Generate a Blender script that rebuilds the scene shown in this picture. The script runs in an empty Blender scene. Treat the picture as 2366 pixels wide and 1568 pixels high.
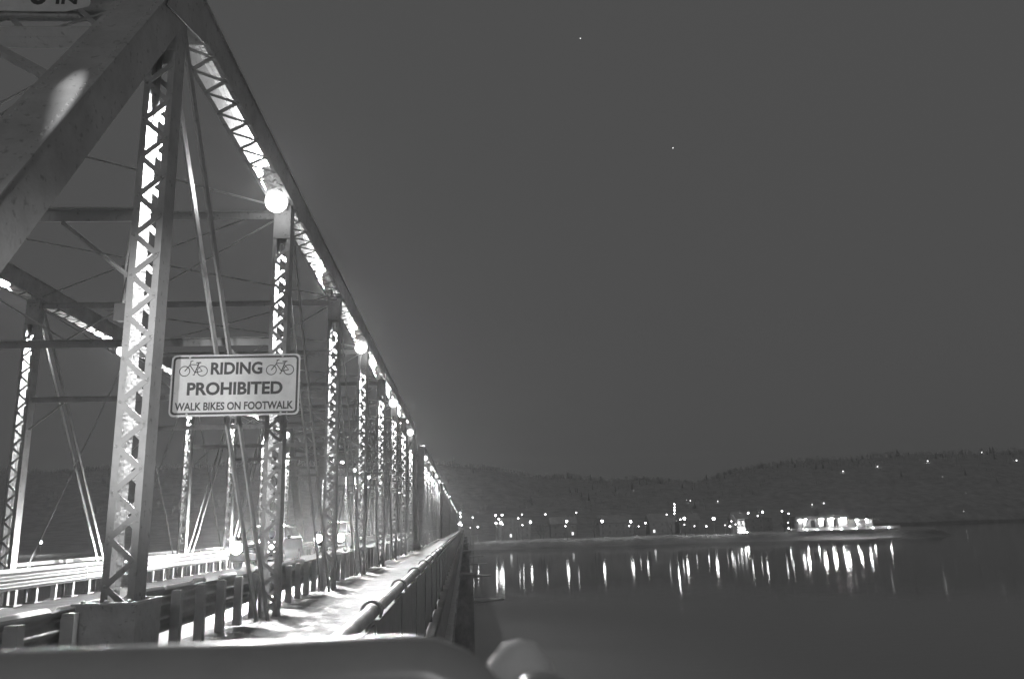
import bpy, bmesh, math, random
from mathutils import Vector, Matrix
random.seed(11)
S = bpy.context.scene
COL = S.collection

# ------------------------------------------------------------------ camera
FPX, CX, CY = 1840.0, 1183.0, 784.0            # focal length and centre in pixels of a 2366 px wide picture
CAM = Vector((0, 0, 1.42))
_y = Vector(((1075 - CX) / FPX, -(1217 - CY) / FPX, 1.0)).normalized()   # the bridge axis seen by the camera
_a = (955 - CX) / FPX
_u = Vector((_a, -(_a * _y[0] + _y[2]) / _y[1], 1.0)).normalized()
_x = _y.cross(_u)
if _x[0] < 0: _x = -_x
ROWS = (_x, _y, _u)
def ray(px, py):
    d = Vector(((px - CX) / FPX, -(py - CY) / FPX, 1.0))
    return Vector((ROWS[0].dot(d), ROWS[1].dot(d), ROWS[2].dot(d)))
def at(px, py, Y):
    d = ray(px, py); return CAM + d * ((Y - CAM.y) / d.y)
cam = bpy.data.objects.new('camera', bpy.data.cameras.new('camera'))
COL.objects.link(cam); S.camera = cam
r_, u_, f_ = (Vector((ROWS[0][i], ROWS[1][i], ROWS[2][i])) for i in range(3))
cam.matrix_world = Matrix(((r_.x, u_.x, -f_.x, CAM.x), (r_.y, u_.y, -f_.y, CAM.y), (r_.z, u_.z, -f_.z, CAM.z), (0, 0, 0, 1)))
cam.data.sensor_width = 36; cam.data.lens = FPX / 2366 * 36
cam.data.clip_start = 0.05; cam.data.clip_end = 6000
cam.data.dof.use_dof = True; cam.data.dof.focus_distance = 16; cam.data.dof.aperture_fstop = 2.8

# ------------------------------------------------------------------ world, exposure
SKY_L = 0.075
W = bpy.data.worlds.new('World'); S.world = W; W.use_nodes = True
nt = W.node_tree; nt.nodes.clear()
sk = nt.nodes.new('ShaderNodeTexSky'); sk.sky_type = 'NISHITA'; sk.sun_disc = False
sk.sun_elevation = math.radians(-4); sk.sun_rotation = math.radians(200)
bw = nt.nodes.new('ShaderNodeRGBToBW'); nt.links.new(sk.outputs[0], bw.inputs[0])
ma = nt.nodes.new('ShaderNodeMath'); ma.operation = 'MULTIPLY_ADD'; ma.inputs[1].default_value = 0.15; ma.inputs[2].default_value = SKY_L / 0.1
nt.links.new(bw.outputs[0], ma.inputs[0])
bg = nt.nodes.new('ShaderNodeBackground'); bg.inputs[1].default_value = 0.1
wo = nt.nodes.new('ShaderNodeOutputWorld')
nt.links.new(ma.outputs[0], bg.inputs[0]); nt.links.new(bg.outputs[0], wo.inputs[0])
S.view_settings.view_transform = 'Standard'; S.view_settings.look = 'None'
S.view_settings.exposure = 0; S.view_settings.gamma = 1; S.view_settings.use_curve_mapping = False
c = S.cycles
c.max_bounces = 5; c.diffuse_bounces = 1; c.glossy_bounces = 3; c.transmission_bounces = 3; c.volume_bounces = 0
c.sample_clamp_direct = 0; c.sample_clamp_indirect = 2
c.use_denoising = True; c.use_adaptive_sampling = False; c.filter_width = 1.5; c.use_light_tree = True
c.caustics_reflective = False; c.caustics_refractive = False

FLOOD = 4300.0
LAMP_L = 4.0         # radiance of the bridge lamp glass
LAMP_W = 2000.0        # power of the bridge lamps
HAZE = 0.0002

# ------------------------------------------------------------------ materials
def mat(name, col, rough=0.6, metal=0.0, var=0.25, scale=3.0, bump=0.0, bscale=20.0, spec=0.5, spots=0.0, emit=0.0):
    m = bpy.data.materials.new(name); m.use_nodes = True
    n = m.node_tree; b = n.nodes['Principled BSDF']
    b.inputs['Roughness'].default_value = rough; b.inputs['Metallic'].default_value = metal
    b.inputs['Specular IOR Level'].default_value = spec
    b.inputs['Base Color'].default_value = (col, col, col, 1)
    if emit:
        b.inputs['Emission Color'].default_value = (1, 1, 1, 1); b.inputs['Emission Strength'].default_value = emit
    tc = n.nodes.new('ShaderNodeTexCoord')
    if var:
        t = n.nodes.new('ShaderNodeTexNoise'); t.inputs['Scale'].default_value = scale; t.inputs['Detail'].default_value = 6; t.inputs['Roughness'].default_value = 0.65
        n.links.new(tc.outputs['Object'], t.inputs['Vector'])
        r = n.nodes.new('ShaderNodeMapRange'); r.inputs['From Min'].default_value = 0.3; r.inputs['From Max'].default_value = 0.7
        r.inputs['To Min'].default_value = col * (1 - var); r.inputs['To Max'].default_value = min(0.92, col * (1 + var * 0.6))
        n.links.new(t.outputs['Fac'], r.inputs['Value'])
        out = r.outputs[0]
        if spots:
            t2 = n.nodes.new('ShaderNodeTexNoise'); t2.inputs['Scale'].default_value = scale * 7; t2.inputs['Detail'].default_value = 3
            n.links.new(tc.outputs['Object'], t2.inputs['Vector'])
            r2 = n.nodes.new('ShaderNodeMapRange'); r2.inputs['From Min'].default_value = 0.62; r2.inputs['From Max'].default_value = 0.7
            r2.inputs['To Min'].default_value = 1; r2.inputs['To Max'].default_value = 1 - spots
            n.links.new(t2.outputs['Fac'], r2.inputs['Value'])
            mu = n.nodes.new('ShaderNodeMath'); mu.operation = 'MULTIPLY'
            n.links.new(out, mu.inputs[0]); n.links.new(r2.outputs[0], mu.inputs[1]); out = mu.outputs[0]
        n.links.new(out, b.inputs['Base Color'])
    if bump:
        t = n.nodes.new('ShaderNodeTexNoise'); t.inputs['Scale'].default_value = bscale; t.inputs['Detail'].default_value = 5
        n.links.new(tc.outputs['Object'], t.inputs['Vector'])
        bp = n.nodes.new('ShaderNodeBump'); bp.inputs['Strength'].default_value = bump; bp.inputs['Distance'].default_value = 0.02
        n.links.new(t.outputs['Fac'], bp.inputs['Height']); n.links.new(bp.outputs[0], b.inputs['Normal'])
    return m
def glow(name, strength, sampled=True):
    m = bpy.data.materials.new(name); m.use_nodes = True; n = m.node_tree; n.nodes.clear()
    e = n.nodes.new('ShaderNodeEmission'); e.inputs[0].default_value = (1, 1, 1, 1); e.inputs[1].default_value = strength
    o = n.nodes.new('ShaderNodeOutputMaterial'); n.links.new(e.outputs[0], o.inputs[0])
    if not sampled: m.cycles.emission_sampling = 'NONE'
    return m
STEEL = mat('painted_steel', 0.58, 0.5, var=0.22, scale=2.2, bump=0.25, bscale=30, spots=0.35)
STEELD = mat('dull_steel', 0.55, 0.6, var=0.25, scale=3, bump=0.2, bscale=25, spots=0.3)
GALV = mat('galvanised_steel', 0.66, 0.38, metal=0.0, var=0.15, scale=4)
FROST = mat('frosted_pipe', 0.84, 0.45, var=0.3, scale=5, bump=0.3, bscale=30)
SNOW = mat('snow', 0.86, 0.75, var=0.10, scale=1.6, bump=0.8, bscale=9)
TROD = mat('trodden_snow', 0.50, 0.6, var=0.5, scale=2.2, bump=0.9, bscale=12, spots=0.25)
ROAD = mat('slushy_road', 0.30, 0.55, var=0.35, scale=1.8, bump=0.6, bscale=18)
CONC = mat('concrete', 0.52, 0.8, var=0.3, scale=1.2, bump=0.4, bscale=12)
STONE = mat('pier_stone', 0.48, 0.85, var=0.4, scale=1.5, bump=0.6, bscale=5)
SIGNW = mat('sign_face', 0.86, 0.5, var=0.14, scale=4, spots=0.12)
SIGNK = mat('sign_ink', 0.085, 0.5, var=0.1, scale=9)
DARKP = mat('dark_paint', 0.42, 0.25, var=0.12, scale=5)
BARK = mat('bark', 0.45, 0.9, var=0.3, scale=2)
WALLM = mat('house_wall', 0.7, 0.8, var=0.15, scale=0.6)
ROOFM = mat('snowy_roof', 0.75, 0.8, var=0.15, scale=0.4)
WHITEP = mat('white_paint', 0.8, 0.6, var=0.06, scale=1)
OPENM = mat('dark_opening', 0.10, 0.6, var=0.1, scale=1)
PANEM = mat('window_pane', 0.60, 0.1, var=0.1, scale=1)
CARP = mat('car_paint', 0.14, 0.25, metal=0.3, var=0.05, scale=1)
GLASSM = mat('car_glass', 0.12, 0.06, var=0.0, spec=0.8)
TYRE = mat('tyre_rubber', 0.06, 0.8, var=0.2, scale=6)
CHROME = mat('chrome', 0.8, 0.15, metal=1.0, var=0.0)
LAMPM = glow('bridge_lamp_glow', LAMP_L, False)
DOWN = bpy.data.lights.new('downlight', 'SPOT'); DOWN.energy = 15000; DOWN.spot_size = math.radians(24); DOWN.spot_blend = 0.5; DOWN.shadow_soft_size = 0.03
HALOS = bpy.data.lights.new('halo_light', 'SPOT'); HALOS.energy = 1000; HALOS.spot_size = math.radians(36); HALOS.spot_blend = 0.7; HALOS.shadow_soft_size = 0.06
LAMPS = bpy.data.lights.new('lamp_light', 'SPOT'); LAMPS.energy = LAMP_W; LAMPS.spot_size = math.radians(116); LAMPS.spot_blend = 0.3; LAMPS.shadow_soft_size = 0.06

# ------------------------------------------------------------------ mesh helpers
class MB:
    def __init__(s): s.v = []; s.f = []; s.m = []; s.mi = 0
    def add(s, vs, fs):
        o = len(s.v); s.v += [tuple(p) for p in vs]; s.f += [tuple(i + o for i in q) for q in fs]; s.m += [s.mi] * len(fs)
    def box(s, x0, x1, y0, y1, z0, z1):
        s.add([(x, y, z) for x in (x0, x1) for y in (y0, y1) for z in (z0, z1)],
              [(0, 1, 3, 2), (4, 6, 7, 5), (0, 4, 5, 1), (2, 3, 7, 6), (0, 2, 6, 4), (1, 5, 7, 3)])
    def bar(s, p, q, w, t, up=(0, 0, 1)):
        """box from p to q; w across (side direction), t along the 'up' direction"""
        p, q = Vector(p), Vector(q); d = (q - p).normalized(); up = Vector(up)
        sd = d.cross(up)
        if sd.length < 1e-4: sd = d.cross(Vector((1, 0, 0)))
        sd.normalize(); n = sd.cross(d).normalized()
        sd *= w / 2; n *= t / 2
        s.add([p - sd - n, p - sd + n, p + sd - n, p + sd + n, q - sd - n, q - sd + n, q + sd - n, q + sd + n],
              [(0, 1, 3, 2), (4, 6, 7, 5), (0, 4, 5, 1), (2, 3, 7, 6), (0, 2, 6, 4), (1, 5, 7, 3)])
    def tube(s, pts, r, n=10, cap=True):
        pts = [Vector(p) for p in pts]; rs = list(r) if isinstance(r, (list, tuple)) else [r] * len(pts)
        if cap and not isinstance(r, (list, tuple)) and (pts[-1] - pts[0]).length > 0.3:   # keep the caps from bending the shading of long pipes
            d0 = (pts[1] - pts[0]).normalized() * 0.01; d1 = (pts[-2] - pts[-1]).normalized() * 0.01
            pts = [pts[0], pts[0] + d0] + pts[1:-1] + [pts[-1] + d1, pts[-1]]; rs = [r] * len(pts)
        rings = []
        for i, p in enumerate(pts):
            d = (pts[min(i + 1, len(pts) - 1)] - pts[max(i - 1, 0)]).normalized()
            a = d.cross(Vector((0, 0, 1)))
            if a.length < 1e-3: a = Vector((1, 0, 0))
            a.normalize(); b = d.cross(a).normalized()
            rings.append([p + (a * math.cos(2 * math.pi * k / n) + b * math.sin(2 * math.pi * k / n)) * rs[i] for k in range(n)])
        vs = [v for rg in rings for v in rg]; fs = []
        for i in range(len(pts) - 1):
            for k in range(n):
                fs.append((i * n + k, i * n + (k + 1) % n, (i + 1) * n + (k + 1) % n, (i + 1) * n + k))
        if cap:
            fs.append(tuple(range(n))[::-1]); fs.append(tuple((len(pts) - 1) * n + k for k in range(n)))
        s.add(vs, fs)
    def ball(s, c, r, n=10, m=7, sz=1.0):
        c = Vector(c); vs = [c + Vector((0, 0, r * sz))]
        for i in range(1, m):
            a = math.pi * i / m
            for k in range(n):
                b = 2 * math.pi * k / n
                vs.append(c + Vector((r * math.sin(a) * math.cos(b), r * math.sin(a) * math.sin(b), r * sz * math.cos(a))))
        vs.append(c - Vector((0, 0, r * sz))); fs = [(0, 1 + k, 1 + (k + 1) % n) for k in range(n)]
        for i in range(m - 2):
            for k in range(n):
                o = 1 + i * n; fs.append((o + k, o + n + k, o + n + (k + 1) % n, o + (k + 1) % n))
        L = len(vs) - 1; o = 1 + (m - 2) * n
        fs += [(L, o + (k + 1) % n, o + k) for k in range(n)]
        s.add(vs, fs)
    def lathe(s, c, prof, n=14):
        c = Vector(c); vs = []; fs = []
        for r, z in prof:
            for k in range(n):
                b = 2 * math.pi * k / n; vs.append(c + Vector((r * math.cos(b), r * math.sin(b), z)))
        for i in range(len(prof) - 1):
            for k in range(n):
                fs.append((i * n + k, i * n + (k + 1) % n, (i + 1) * n + (k + 1) % n, (i + 1) * n + k))
        fs.append(tuple(range(n))[::-1]); fs.append(tuple((len(prof) - 1) * n + k for k in range(n)))
        s.add(vs, fs)
    def prism(s, poly, axis, a, b):
        """poly: 2-D points; axis 0: (x from a to b, poly=(y,z)); 1: poly=(x,z); 2: poly=(x,y)"""
        def P(p, t): return {0: (t, p[0], p[1]), 1: (p[0], t, p[1]), 2: (p[0], p[1], t)}[axis]
        n = len(poly); vs = [P(p, a) for p in poly] + [P(p, b) for p in poly]
        fs = [tuple(range(n)), tuple(range(2 * n - 1, n - 1, -1))] + [(i, n + i, n + (i + 1) % n, (i + 1) % n) for i in range(n)]
        s.add(vs, fs)
    def build(s, name, mats, parent=None, loc=None, smooth=False, fix=True):
        me = bpy.data.meshes.new(name); me.from_pydata(s.v, [], s.f)
        for m in (mats if isinstance(mats, (list, tuple)) else [mats]): me.materials.append(m)
        if len(me.materials) > 1: me.polygons.foreach_set('material_index', s.m)
        if fix:
            b = bmesh.new(); b.from_mesh(me); bmesh.ops.recalc_face_normals(b, faces=b.faces); b.to_mesh(me); b.free()
        if smooth: me.polygons.foreach_set('use_smooth', [len(p.vertices) <= 4 for p in me.polygons])
        o = bpy.data.objects.new(name, me); COL.objects.link(o)
        if parent: o.parent = parent
        if loc: o.location = loc
        return o
def tag(o, label=None, cat=None, group=None, kind=None):
    if label: o['label'] = label
    if cat: o['category'] = cat
    if group: o['group'] = group
    if kind: o['kind'] = kind
    return o
def thing(name, loc, label, cat, group=None, rz=0):
    o = bpy.data.objects.new(name, None); COL.objects.link(o); o.location = loc; o.rotation_euler = (0, 0, rz)
    o.empty_display_size = 0.2
    return tag(o, label, cat, group)
def struct(o): o['kind'] = 'structure'; return o
def copy_tree(o, parent=None, lights=True):
    c = o.copy(); COL.objects.link(c); c.parent = parent
    for ch in list(o.children):
        if ch.type == 'LIGHT' and not lights: continue
        copy_tree(ch, c, lights)
    return c
ORD = ['first', 'second', 'third', 'fourth', 'fifth', 'sixth', 'seventh', 'eighth']

# ------------------------------------------------------------------ dimensions (metres; footwalk level Z = 0)
XR, XL = -3.17, -10.40
PANEL, NP = 5.74, 9
Y0 = 2.18                      # first bearing
SPAN = PANEL * NP              # 51.66
PITCH = SPAN + 0.9
NSPAN = 6
ZB, ZT = -0.50, 7.30           # chord centre lines
WATER = -7.75
YEND = Y0 + PITCH * (NSPAN - 1) + SPAN

# ------------------------------------------------------------------ terrain, water
def lerp_tab(tab, x):
    if x <= tab[0][0]: return tab[0][1]
    for (a, b), (c2, d) in zip(tab, tab[1:]):
        if x <= c2:
            t = (x - a) / (c2 - a); t = t * t * (3 - 2 * t); return b + (d - b) * t
    return tab[-1][1]
def sm(a, b, x):
    t = max(0, min(1, (x - a) / (b - a))); return t * t * (3 - 2 * t)
from mathutils import noise as MN
def shore(X): return lerp_tab([(-3000, 336), (-80, 334), (100, 331), (150, 327), (185, 326), (202, 331), (214, 350), (225, 420), (260, 640), (420, 720), (3000, 760)], X)
RIDGE = [(-1400, 80), (-300, 82), (-60, 80), (30, 74), (112, 58), (190, 52), (290, 54), (355, 64), (420, 72), (700, 80), (1500, 84)]
def ground_z(X, Y):
    s = Y - shore(X) + 2.5 * MN.noise(Vector((X * 0.05, Y * 0.05, 0)))
    if s < -6: return WATER - 1.2
    z = WATER - 1.2 * sm(0, -6, s) if s < 0 else WATER + 3.1 * sm(0, 13, s) + 0.5 * sm(10, 90, s)
    if s > 0: z += 0.25 * MN.noise(Vector((X * 0.13, Y * 0.13, 3))) * sm(0, 6, s)
    rz = lerp_tab(RIDGE, X * 1000 / max(Y, 500))
    h = rz * (sm(440, 1000, Y) if X < 205 else sm(640, 1000, Y)) * (1 if Y <= 1000 else 1 - 0.6 * sm(1000, 1500, Y))
    if h > 1:
        h += (5 * MN.noise(Vector((X * 0.012, Y * 0.012, 1))) + 2.0 * MN.noise(Vector((X * 0.06, Y * 0.06, 2)))) * sm(2, 14, h)
    return z + max(0, h)
def grid(name, xs, ys, zf, m, smooth=True):
    vs = [(x, y, zf(x, y)) for y in ys for x in xs]; nx = len(xs)
    fs = [(j * nx + i, j * nx + i + 1, (j + 1) * nx + i + 1, (j + 1) * nx + i) for j in range(len(ys) - 1) for i in range(nx - 1)]
    me = bpy.data.meshes.new(name); me.from_pydata(vs, [], fs); me.materials.append(m)
    me.polygons.foreach_set('use_smooth', [smooth] * len(fs))
    o = bpy.data.objects.new(name, me); COL.objects.link(o); return o
def frange(a, b, st):
    n = max(1, round((b - a) / st)); return [a + (b - a) * i / n for i in range(n + 1)]
HILLM = mat('wooded_snowy_land', 0.76, 0.9, var=0.25, scale=0.12, bump=0.3, bscale=1.5)
gx = frange(-1500, -260, 40) + frange(-250, -50, 10) + frange(-46, 240, 2.5) + frange(245, 480, 10) + frange(500, 1500, 40)
gy = frange(315, 352, 1.6) + frange(356, 430, 8) + frange(440, 1040, 14) + frange(1080, 1540, 46)
n = HILLM.node_tree; b = n.nodes['Principled BSDF']; src = b.inputs['Base Color'].links[0].from_socket
ge = n.nodes.new('ShaderNodeNewGeometry'); sx = n.nodes.new('ShaderNodeSeparateXYZ'); n.links.new(ge.outputs['Position'], sx.inputs[0])
nz = n.nodes.new('ShaderNodeTexNoise'); nz.inputs['Scale'].default_value = 0.5; nz.inputs['Detail'].default_value = 6; n.links.new(ge.outputs['Position'], nz.inputs['Vector'])
a_ = n.nodes.new('ShaderNodeMath'); a_.operation = 'MULTIPLY_ADD'; a_.inputs[1].default_value = 3.0; n.links.new(nz.outputs['Fac'], a_.inputs[0]); n.links.new(sx.outputs[2], a_.inputs[2])
mr = n.nodes.new('ShaderNodeMapRange'); mr.inputs['From Min'].default_value = WATER + 3.2; mr.inputs['From Max'].default_value = WATER + 4.3; mr.inputs['To Min'].default_value = 0.68; mr.inputs['To Max'].default_value = 1.0
n.links.new(a_.outputs[0], mr.inputs['Value']); m2 = n.nodes.new('ShaderNodeMath'); m2.operation = 'MULTIPLY'   # bare earth on the low bank, snow above
n.links.new(src, m2.inputs[0]); n.links.new(mr.outputs[0], m2.inputs[1]); n.links.new(m2.outputs[0], b.inputs['Base Color'])
struct(grid('ground', gx, gy, ground_z, HILLM))

wm = bpy.data.materials.new('river_water'); wm.use_nodes = True; n = wm.node_tree; b = n.nodes['Principled BSDF']
b.inputs['Base Color'].default_value = (0.48, 0.48, 0.48, 1); b.inputs['Roughness'].default_value = 0.05; b.inputs['IOR'].default_value = 1.33
tc = n.nodes.new('ShaderNodeTexCoord'); mp = n.nodes.new('ShaderNodeMapping'); mp.inputs['Scale'].default_value = (0.5, 1.3, 1)
n.links.new(tc.outputs['Object'], mp.inputs['Vector'])
t1 = n.nodes.new('ShaderNodeTexNoise'); t1.inputs['Scale'].default_value = 1.1; t1.inputs['Detail'].default_value = 4
n.links.new(mp.outputs[0], t1.inputs['Vector'])
bp = n.nodes.new('ShaderNodeBump'); bp.inputs['Strength'].default_value = 1.0; bp.inputs['Distance'].default_value = 0.007
n.links.new(t1.outputs['Fac'], bp.inputs['Height']); n.links.new(bp.outputs[0], b.inputs['Normal'])
struct(grid('water', frange(-1500, 1500, 100), frange(-100, 1540, 80), lambda x, y: WATER, wm))

# near bank the camera stands on, with the abutment face under the first bearing
mb = MB(); mb.box(-40, 3.2, -30, 2.9, WATER - 1, -0.75); mb.box(-40, -0.3, -30, 1.75, -0.75, -0.06)
struct(mb.build('terrain', CONC))
mb = MB(); mb.box(-16, -0.2, YEND + 0.6, YEND + 14, WATER - 1, -0.75); mb.box(-14, -0.4, YEND + 1.2, YEND + 40, -0.75, -0.06)
struct(mb.build('abutment', STONE))

# ------------------------------------------------------------------ road, footwalk
mb = MB(); mb.box(-10.05, -3.75, 1.76, YEND + 40, -0.24, 0.0)
struct(mb.build('road', ROAD))
mb = MB(); mb.box(-3.75, -0.44, 1.76, YEND + 40, -0.14, -0.03)
struct(mb.build('footwalk', CONC))
def snow_z(x, y):
    wob = 0.10 * MN.noise(Vector((0, y * 0.9, 5)))
    berm = 0.09 * sm(-2.72, -3.05, x + wob) * (0.75 + 0.5 * MN.noise(Vector((x * 3.2, y * 3.0, 0))) + 0.35 * MN.noise(Vector((x * 8, y * 8, 2))))
    edge = 0.05 * sm(-0.85, -0.66, x) * (0.6 + 0.6 * MN.noise(Vector((x, y * 1.2, 8))))
    tr = 0.004 * MN.noise(Vector((x * 1.6, y * 0.6, 1))) + 0.012 * MN.noise(Vector((x * 5, y * 4, 1))) + 0.008 * MN.noise(Vector((x * 12, y * 10, 3)))
    foot = -0.020 * sm(0.30, 0.55, MN.noise(Vector((x * 3.4, y * 2.2, 9)))) * sm(-0.75, -1.0, x) * sm(-2.9, -2.5, x)
    return 0.03 + berm + edge + tr + foot
so = grid('snow', frange(-3.72, -0.66, 0.06), frange(1.8, 18, 0.065) + frange(18.1, 30, 0.13) + frange(30.2, 60, 0.3) + frange(61, YEND + 20, 1.5), snow_z, TROD)
tag(so, 'trodden snow with lumpy ploughed edge covering the footwalk', None, None, 'stuff')

# ------------------------------------------------------------------ truss members (built once, shared by all six spans)
PW, PD = 0.30, 0.27            # post width (X), depth (Y)
def lattice(mb, L, W_, D_, pitch, faces=(-1, 1), bw=0.055, cover=False, s0=0.0, s1=0.0, rivets=False, full=False):
    """two channels along +Z from 0 to L, laced on the faces y = +-D/2; a cover plate on y=+D/2 if asked"""
    t = 0.012
    for sx in (-1, 1):
        xa = sx * W_ / 2
        mb.box(min(xa, xa - sx * t), max(xa, xa - sx * t), -D_ / 2 + t, D_ / 2 - t, 0, L)
        for sy in (-1, 1):
            ya = sy * D_ / 2
            mb.box(min(xa, xa - sx * 0.065), max(xa, xa - sx * 0.065), min(ya, ya - sy * t), max(ya, ya - sy * t), 0, L)
    if cover:
        mb.box(-W_ / 2 - 0.03, W_ / 2 + 0.03, D_ / 2 + 0.001, D_ / 2 + 0.015, 0, L)
        if rivets:
            k = 0.05
            while k < L:
                for sx in (-1, 1): mb.ball((sx * (W_ / 2 - 0.03), D_ / 2 + 0.015, k), 0.014, 6, 4)
                k += 0.10
    for sy in faces:
        z = s0; side = sy; xe = W_ / 2 - 0.032
        yb = sy * (D_ / 2 + 0.006)
        while z + pitch / 2 < L - s1:
            mb.bar((-side * xe, yb, z), (side * xe, yb, z + pitch / 2), bw, 0.009, (0, 1, 0))
            if rivets:
                mb.ball((-side * xe, sy * (D_ / 2 + 0.012), z), 0.017, 6, 4)
            z += pitch / 2; side = -side
    # batten plates at the ends
    for za, zb in ((max(0, s0 - 0.35), s0), (L - s1, L if full else L - s1 + 0.32)):
        if zb - za > 0.05:
            for sy in faces:
                mb.box(-W_ / 2 + 0.004, W_ / 2 - 0.004, sy * (D_ / 2 + 0.006) - 0.006, sy * (D_ / 2 + 0.006) + 0.006, za, zb)
def xf(mb, M):
    mb.v = [tuple(M @ Vector(p)) for p in mb.v]; return mb
def along(p, q, ydir):
    """matrix whose +Z runs from p to q and whose +Y is as near ydir as can be, X sideways"""
    p, q = Vector(p), Vector(q); z = (q - p).normalized(); x = Vector((1, 0, 0)); y = z.cross(x).normalized()
    if y.dot(Vector(ydir)) < 0: x = -x; y = -y
    M = Matrix(((x.x, y.x, z.x, p.x), (x.y, y.y, z.y, p.y), (x.z, y.z, z.z, p.z), (0, 0, 0, 1))); return M

def vertical_mesh():
    mb = MB(); L = 7.1 - ZB
    lattice(mb, L, PW, PD, 0.425, s0=0.42, s1=0.62, rivets=True, full=True)
    mb.box(-PW / 2 - 0.02, PW / 2 + 0.02, -PD / 2 - 0.025, PD / 2 + 0.025, -0.02, 0.06)
    mb.box(-0.09, 0.09, -0.20, 0.20, L - 0.10, L - 0.004)
    return mb
def chord_mb(p, q, rivets=False, ydir=(0, 0, 1), s=0.5):
    L = (Vector(q) - Vector(p)).length; mb = MB()
    lattice(mb, L, 0.40, 0.40, 0.54, faces=(-1,), bw=0.06, cover=True, s0=s, s1=s, rivets=rivets)
    return xf(mb, along(p, q, ydir))
def eye_bars(p, q, w=0.11, t=0.025, off=0.085):
    mb = MB()
    for sx in (-1, 1):
        o = Vector((sx * off, 0, 0)); mb.bar(Vector(p) + o, Vector(q) + o, t, w, (0, 0, 1))
        for e in (p, q):
            mb.tube([Vector(e) + o - Vector((t / 2 + .002, 0, 0)), Vector(e) + o + Vector((t / 2 + .002, 0, 0))], w * 0.95, 10)
    return mb
def rod(p, q, r=0.019, off=0.0):
    mb = MB(); mb.tube([Vector(p) + Vector((off, 0, 0)), Vector(q) + Vector((off, 0, 0))], r, 6)
    m = (Vector(p) * 0.45 + Vector(q) * 0.55); d = (Vector(q) - Vector(p)).normalized()
    mb.tube([m + Vector((off, 0, 0)) - d * 0.14, m + Vector((off, 0, 0)) + d * 0.14], r * 1.8, 6)
    return mb

SPLAB = ['nearest steel truss span rising from the shore end, behind the sign',
         'second steel truss span, just beyond the first river pier',
         'third steel truss span, between the second and third river piers',
         'fourth steel truss span, between the third and fourth river piers',
         'fifth steel truss span, between the fourth and fifth river piers',
         'last steel truss span, reaching the town bank past the fifth pier']
span = thing('bridge_span', (0, Y0, 0), SPLAB[0], 'bridge span', 'truss spans of the bridge')
pp = lambda k: (k + 1) * PANEL             # panel point k = 0..7 (hips are 0 and 7)
vm = None; dm = None
for X in (XR, XL):
    # top chord
    chord_mb((X, pp(0) + 0.2, ZT), (X, pp(7) - 0.2, ZT)).build('top_chord', STEEL, span)
    # end posts, with a cover plate on the upper face
    chord_mb((X, 0, ZB), (X, pp(0) + 0.02, ZT), True, (0, -1, 1), 0.7).build('end_post', STEEL, span)
    chord_mb((X, SPAN, ZB), (X, pp(7) - 0.02, ZT), False, (0, 1, 1), 0.7).build('end_post', STEEL, span)
    for k in (0, 7):                        # hip plates
        mb = MB()
        s_ = 1 if k == 0 else -1
        for sx in (-1, 1):
            x_ = X + sx * 0.212
            mb.prism([(pp(k) - 0.62 * s_, ZT - 0.62), (pp(k) + 0.55 * s_, ZT - 0.30), (pp(k) + 0.55 * s_, ZT + 0.16), (pp(k) + 0.0 * s_, ZT + 0.20), (pp(k) - 0.30 * s_, ZT + 0.02)], 0, x_ - 0.006, x_ + 0.006)
        mb.build('hip_gusset', STEEL, span)
    for k in range(8):
        if vm is None:
            o = vertical_mesh().build('vertical_post', STEEL, span); vm = o.data
        else:
            o = bpy.data.objects.new('vertical_post', vm); COL.objects.link(o); o.parent = span
        o.location = (X, pp(k), ZB)
        lo = bpy.data.objects.new('downlight', DOWN); COL.objects.link(lo); lo.parent = o; lo.location = (0, 0, (6.96 if k not in (0, 7) else 6.62) - ZB)
        if k in (2, 4, 6):
            lo = bpy.data.objects.new('chord_light', LAMPS); COL.objects.link(lo); lo.parent = o; lo.location = (0, -0.75, 7.215 - ZB)
            lo.rotation_euler = Vector((0, -1, 0.02)).to_track_quat('-Z', 'Y').to_euler()
    # lower chord: two flat eye bars a side, below the deck
    mb = MB()
    for off in (-0.11, 0.11): mb.box(X + off - 0.015, X + off + 0.015, 0.0, SPAN, ZB - 0.07, ZB + 0.07)
    mb.build('bottom_chord', STEELD, span)
    zt, zb = ZT - 0.06, ZB + 0.02
    for k in (0, 1, 2): eye_bars((X, pp(k), zt), (X, pp(k + 1), zb), w=0.13 - 0.015 * k).build('diagonal_bar', STEEL, span)
    for k in (4, 5, 6): eye_bars((X, pp(k + 1), zt), (X, pp(k), zb), w=0.13 - 0.015 * (6 - k)).build('diagonal_bar', STEEL, span)
    for a, b2 in ((3, 4), (4, 3), (3, 2), (4, 5)):
        rod((X, pp(a), zt), (X, pp(b2), zb), 0.022, 0.02 if a < b2 else -0.025).build('counter_rod', STEEL, span)
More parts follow.
